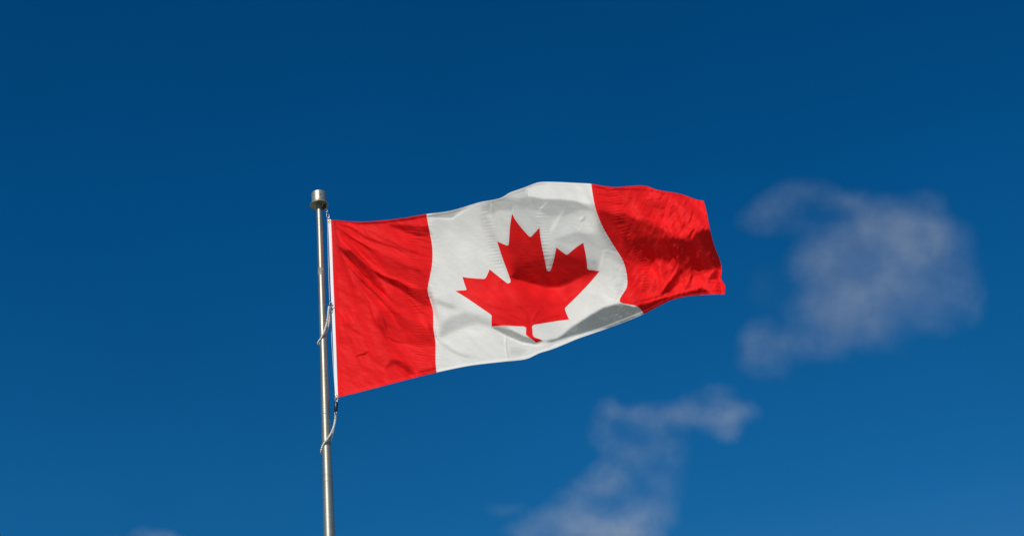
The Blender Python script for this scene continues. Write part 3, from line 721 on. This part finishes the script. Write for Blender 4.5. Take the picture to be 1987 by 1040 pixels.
# ------------------------------------------------------------------ halyard
hp = [V(x, y, F) for x, y, F in [(633.5, 403, F_POLE - .012), (634.6, 412, F_POLE), (635.8, 440, F_POLE + .012), (637, 500, F_POLE + .012), (639, 565, F_POLE + .012), (642.2, 630, F_POLE + .012),
                                 (645.4, 690, F_POLE + .012), (649, 740, F_POLE + .012), (652, 772, F_POLE), (652.3, 781, F_POLE)]]
hl = link("halyard", mesh_from(*tube(catmull(hp, 30), .0022, 9, twist=180, lay=.18)), M_ROPE)
hl["label"] = "thin grey halyard rope running down beside the pole behind the flag's white heading"; hl["category"] = "rope"
def snap(name, pts, label):
    t = thing(name, label, "snap hook", pts[-1], "snap hooks on the halyard")
    a, b_ = pts[0], pts[-1]; m_ = (a + b_) / 2; ax = (b_ - a).normalized()
    link("swivel_eye", mesh_from(*torus(a, .0065, .0020, (0.5, 1, 0))), M_STEEL, t)
    link("barrel", mesh_from(*tube([a + ax * .008, a + ax * .012, m_ - ax * .004, m_], .0050, 12)), M_RUBBER, t)
    loop = [m_ + Vector((math.cos(q) * .008, 0, 0)) + ax * (.022 - .022 * math.cos(q * .0 + 0) + .016 * math.sin(q)) for q in np.linspace(0, 2 * math.pi, 24)]
    link("hook", mesh_from(*tube(catmull(loop, 2), .0024, 8)), M_STEEL, t)
    return t
snap("snap_hook", [V(634.6, 411, F_POLE - .004), V(638.2, 427.5, F_POLE - .004)], "small steel snap hook joining the flag's top corner to the pulley")
snap("snap_hook", [V(652.6, 779.5, F_POLE - .004), V(652.8, 768, F_POLE - .004)], "small steel snap hook at the flag's bottom hoist corner above the black weight")
# black weight under the flag
wt = thing("halyard_weight", "black rubber weight hanging just under the flag's bottom hoist corner", "weight", V(652, 797, F_POLE - .004))
a, b_ = V(652.6, 780, F_POLE - .004), V(651.6, 798, F_POLE - .004); ax = (b_ - a)
rr = 3.6 * pxm(790)
def lathe_axis(a, ax, prof, seg=20):
    t = ax.normalized(); u_ = t.orthogonal().normalized(); w_ = t.cross(u_); vs, fs = [], []
    for r, s in prof:
        for k in range(seg):
            th = 2 * math.pi * k / seg; vs.append(a + ax * s + u_ * (r * math.cos(th)) + w_ * (r * math.sin(th)))
    for i in range(len(prof) - 1):
        for k in range(seg):
            k2 = (k + 1) % seg; fs.append((i * seg + k, (i + 1) * seg + k, (i + 1) * seg + k2, i * seg + k2))
    return vs, fs
link("weight_body", mesh_from(*lathe_axis(a, ax, [(.001, 0), (rr * .7, .01), (rr, .08), (rr, .92), (rr * .7, .99), (.001, 1)])), M_RUBBER, wt)
link("weight_ring", mesh_from(*torus(V(651.3, 801, F_POLE - .004), .0075, .0018, (.3, 1, 0))), M_STEEL, wt)

# ------------------------------------------------------------------ beaded retainer rings strung round the pole
bmz = bmesh.new(); bmesh.ops.create_uvsphere(bmz, u_segments=14, v_segments=10, radius=1.0); bead_me = bpy.data.meshes.new("bead"); bmz.to_mesh(bead_me); bmz.free()
bead_me.polygons.foreach_set('use_smooth', [True] * len(bead_me.polygons)); bead_me.materials.append(M_BEAD)
bead_yel = bead_me.copy(); bead_yel.materials.clear(); bead_yel.materials.append(M_BEADY)
def retainer(pts, label, r, n_yel):
    path = catmull([V(x, y, F_POLE - f) for x, y, f in pts], 24)
    t = thing("retainer_ring", label, "bead ring", path[0], "beaded retainer rings round the pole")
    link("cord", mesh_from(*tube(path, .0016, 8)), M_RUBBER, t)
    acc, last = 0.0, -1; k = 0; step = r * 1.62
    for i in range(1, len(path)):
        acc += (path[i] - path[i - 1]).length
        while acc >= step * (k + 1) and k < 99:
            b_ = bpy.data.objects.new("bead", bead_yel if k < n_yel else bead_me); COL.objects.link(b_); b_.parent = t
            b_.location = path[i] - t.location; b_.scale = (r, r, r * .92); k += 1
    return t
R1 = 6.9 * pxm(640) + .008; R2 = 8.8 * pxm(850) + .008
retainer([(638.6, 593, .010), (637, 605, .025), (635.5, 620, R1 * .9), (630, 641, R1 * 1.1), (623.5, 655, R1 * .8), (617.6, 664, .008), (619, 668, -R1 * .8), (627, 660, -R1 * 1.1), (635, 640, -R1 * .8), (638.8, 622, -.012), (639.8, 603, .0)],
         "white beaded ring slung round the pole at the middle of the flag's hoist", 2.05 * pxm(640), 0)
retainer([(651.0, 804, .006), (650.3, 815, .012), (647.5, 828, .025), (642, 841, R2 * .95), (634, 853, R2 * 1.1), (627, 863, R2 * .7), (623.6, 874, .006), (626, 879, -R2 * .8), (634, 872, -R2 * 1.1), (642, 852, -R2 * .9), (648, 828, -.02), (651.5, 810, -.004)],
         "white beaded ring slung round the pole below the flag, its top beads yellowed", 2.25 * pxm(850), 3)
# knot and clips of the upper ring
kn = thing("cord_knot", "dark knotted cord clip tying the upper beaded ring to the flag's heading", "knot", V(641, 594, F_POLE - .01))
link("knot", mesh_from(*join(torus(V(639.2, 591, F_POLE - .012), .006, .0026, (1, .6, .2)), torus(V(642.4, 588, F_POLE - .012), .005, .0022, (.2, 1, .6)),
                             torus(V(642.6, 596, F_POLE - .012), .006, .0022, (.8, 1, 0)))), M_STEEL, kn)
link("cord_loop", mesh_from(*join(tube(catmull([V(x, y, F_POLE - .014) for x, y in [(634, 593), (638, 590), (642, 594), (648, 592.5)]], 8), .0020, 8),
                                  tube(catmull([V(x, y, F_POLE - .013) for x, y in [(640, 584), (642, 590), (644, 600), (642, 604)]], 8), .0020, 8))), M_RUBBER, kn)

# ------------------------------------------------------------------ clouds: thin vapour, real volumes far off
DIST = 1500.0
def cloud(blobs, label, kdens, seed, warp=20.0, nscale=1 / 62.0, amp=3.3, thr=.04):
    """blobs: (px, py, rx, ry, weight) ; sizes in photo pixels -> metres at DIST"""
    s = DIST / FPX
    cx = sum(b_[0] for b_ in blobs) / len(blobs); cy = sum(b_[1] for b_ in blobs) / len(blobs)
    blobs = [(b_[0], b_[1], b_[2] * 1.45, b_[3] * 1.45, b_[4]) for b_ in blobs]
    ry = ray(cx, cy); ctr = CAM + ry / np.linalg.norm(ry) * DIST
    B = [(((b_[0] - cx) * s, (cy - b_[1]) * s, (((i * 37) % 11) / 11 - .5) * 16 * s), (b_[2] * s, b_[3] * s, (b_[2] + b_[3]) * .20 * s), b_[4]) for i, b_ in enumerate(blobs)]
    bm_ = bmesh.new()
    for c, r, w_ in B:
        bmesh.ops.create_icosphere(bm_, subdivisions=3, radius=1.0, matrix=Matrix.Translation(c) @ Matrix.Diagonal((r[0] + 24 * s, r[1] + 24 * s, r[2] + 24 * s, 1)))
    tmp = bpy.data.meshes.new("tmp"); bm_.to_mesh(tmp); bm_.free()
    to = bpy.data.objects.new("tmp", tmp); COL.objects.link(to)
    md = to.modifiers.new("r", 'REMESH'); md.mode = 'VOXEL'; md.voxel_size = 9 * s
    dg = bpy.context.evaluated_depsgraph_get(); me_ = bpy.data.meshes.new_from_object(to.evaluated_get(dg)); bpy.data.objects.remove(to)
    m, n, o = mat_base("cloud_vapour")
    tcn = n.nodes.new("ShaderNodeTexCoord")
    wn = n.nodes.new("ShaderNodeTexNoise"); wn.inputs['Scale'].default_value = nscale / s * .9; wn.inputs['Detail'].default_value = 5
    ofs = n.nodes.new("ShaderNodeVectorMath"); ofs.operation = 'ADD'; ofs.inputs[1].default_value = (seed * 13.7 * 60, seed * 7.1 * 60, seed * 3.3 * 60)
    n.links.new(tcn.outputs['Object'], ofs.inputs[0]); n.links.new(ofs.outputs[0], wn.inputs['Vector'])
    sb_ = n.nodes.new("ShaderNodeVectorMath"); sb_.operation = 'SUBTRACT'; sb_.inputs[1].default_value = (.5, .5, .5)
    sc_ = n.nodes.new("ShaderNodeVectorMath"); sc_.operation = 'MULTIPLY_ADD'; sc_.inputs[1].default_value = (warp * s * 2,) * 3
    n.links.new(wn.outputs['Color'], sb_.inputs[0]); n.links.new(sb_.outputs[0], sc_.inputs[0]); n.links.new(tcn.outputs['Object'], sc_.inputs[2])
    prev = None
    for c, r, w_ in B:
        a1 = n.nodes.new("ShaderNodeVectorMath"); a1.operation = 'SUBTRACT'; a1.inputs[1].default_value = c
        a2 = n.nodes.new("ShaderNodeVectorMath"); a2.operation = 'DIVIDE'; a2.inputs[1].default_value = r
        a3 = n.nodes.new("ShaderNodeVectorMath"); a3.operation = 'LENGTH'
        a4 = n.nodes.new("ShaderNodeMapRange"); a4.interpolation_type = 'SMOOTHSTEP'
        a4.inputs['From Min'].default_value = -0.15; a4.inputs['From Max'].default_value = 1.0; a4.inputs['To Min'].default_value = w_; a4.inputs['To Max'].default_value = 0
        n.links.new(sc_.outputs[0], a1.inputs[0]); n.links.new(a1.outputs[0], a2.inputs[0]); n.links.new(a2.outputs[0], a3.inputs[0]); n.links.new(a3.outputs['Value'], a4.inputs['Value'])
        if prev is None: prev = a4.outputs[0]
        else:
            ad = n.nodes.new("ShaderNodeMath"); ad.operation = 'ADD'; n.links.new(prev, ad.inputs[0]); n.links.new(a4.outputs[0], ad.inputs[1]); prev = ad.outputs[0]
    nz = n.nodes.new("ShaderNodeTexNoise"); nz.inputs['Scale'].default_value = nscale * .62 / s; nz.inputs['Detail'].default_value = 9; nz.inputs['Roughness'].default_value = .60
    n.links.new(ofs.outputs[0], nz.inputs['Vector'])
    nm = n.nodes.new("ShaderNodeMath"); nm.operation = 'MULTIPLY_ADD'; nm.inputs[1].default_value = amp; nm.inputs[2].default_value = -amp * .5
    n.links.new(nz.outputs[0], nm.inputs[0])
    # density = k * max(0, S * (1 + noise) - thr)   (nothing outside the blobs)
    n1 = n.nodes.new("ShaderNodeMath"); n1.operation = 'ADD'; n1.inputs[1].default_value = 1.0; n.links.new(nm.outputs[0], n1.inputs[0])
    s1 = n.nodes.new("ShaderNodeMath"); s1.operation = 'MULTIPLY'; n.links.new(prev, s1.inputs[0]); n.links.new(n1.outputs[0], s1.inputs[1])
    s2 = n.nodes.new("ShaderNodeMath"); s2.operation = 'SUBTRACT'; s2.inputs[1].default_value = thr; n.links.new(s1.outputs[0], s2.inputs[0])
    s3 = n.nodes.new("ShaderNodeMath"); s3.operation = 'MAXIMUM'; s3.inputs[1].default_value = 0; n.links.new(s2.outputs[0], s3.inputs[0])
    s6 = n.nodes.new("ShaderNodeMath"); s6.operation = 'MULTIPLY'; s6.inputs[1].default_value = kdens; n.links.new(s3.outputs[0], s6.inputs[0])
    vp = n.nodes.new("ShaderNodeVolumeScatter"); vp.inputs['Color'].default_value = (1.0, .99, .82, 1); vp.inputs['Anisotropy'].default_value = 0.0
    n.links.new(s6.outputs[0], vp.inputs['Density']); n.links.new(vp.outputs[0], o.inputs['Volume'])
    ob = link("cloud", me_, m); ob.matrix_world = Matrix.Translation(Vector(ctr)) @ RM.to_4x4()
    ob["label"] = label; ob["category"] = "cloud"; ob["group"] = "thin clouds in the blue sky"
    return ob
cloud([(1745, 470, 95, 75, .75), (1700, 420, 70, 50, .45), (1790, 420, 60, 50, .45), (1830, 480, 55, 60, .6), (1610, 520, 62, 62, .50), (1660, 590, 80, 60, .70), (1600, 600, 55, 50, .40),
       (1720, 560, 90, 70, .45), (1850, 560, 55, 55, .75), (1880, 590, 34, 40, .6), (1800, 625, 60, 35, .32), (1700, 655, 70, 38, .50), (1620, 665, 60, 36, .48), (1560, 670, 50, 34, .50),
       (1510, 685, 48, 34, .50), (1472, 690, 48, 40, .60), (1482, 652, 42, 38, .66), (1535, 655, 44, 34, .50), (1500, 715, 50, 28, .35), (1468, 432, 42, 36, .50), (1500, 405, 48, 36, .55), (1545, 382, 50, 36, .75), (1592, 384, 48, 34, .72), (1530, 430, 50, 34, .26),
       (1632, 398, 34, 24, .65), (1665, 400, 36, 26, .42), (1480, 445, 40, 26, .26), (1580, 440, 50, 30, .22), (1650, 450, 46, 30, .30), (1700, 530, 190, 150, .16), (1565, 530, 45, 60, .42), (1600, 480, 50, 40, .40), (1655, 470, 55, 45, .45), (1560, 610, 45, 45, .38), (1640, 640, 60, 40, .40), (1760, 530, 90, 70, .35), (1480, 560, 40, 60, .10), (1800, 390, 40, 24, .3)],
      "large ragged thin cloud to the right of the flag", 0.0150, 1)
cloud([(1178, 800, 36, 32, .70), (1165, 840, 34, 28, .42), (1220, 810, 40, 26, .50), (1265, 815, 50, 32, .52), (1310, 808, 50, 34, .52), (1350, 802, 48, 36, .55), (1395, 812, 50, 36, .85), (1410, 840, 30, 24, .55), (1445, 800, 34, 26, .35),
       (1390, 762, 46, 24, .26), (1200, 870, 40, 40, .36), (1250, 865, 55, 40, .30), (1305, 880, 45, 50, .26), (1230, 910, 50, 38, .30), (1290, 950, 50, 45, .30), (1180, 925, 45, 34, .62), (1140, 950, 46, 34, .66), (1200, 960, 44, 34, .50),
       (1100, 985, 48, 32, .58), (1060, 1005, 46, 30, .50), (1150, 1010, 70, 40, .65), (1190, 1040, 85, 50, 1.3), (1240, 1010, 60, 44, .55), (1020, 1030, 50, 30, .40), (1280, 1000, 44, 36, .40), (985, 985, 50, 18, .26), (1090, 1045, 70, 30, .55)],
      "broken wispy cloud rising from the bottom edge below the flag", 0.0290, 2)
cloud([(280, 1036, 34, 16, .8), (315, 1040, 40, 16, .8), (350, 1044, 44, 15, .6), (235, 1048, 40, 14, .4)], "low sliver of thin cloud at the bottom left beside the pole", 0.016, 3)
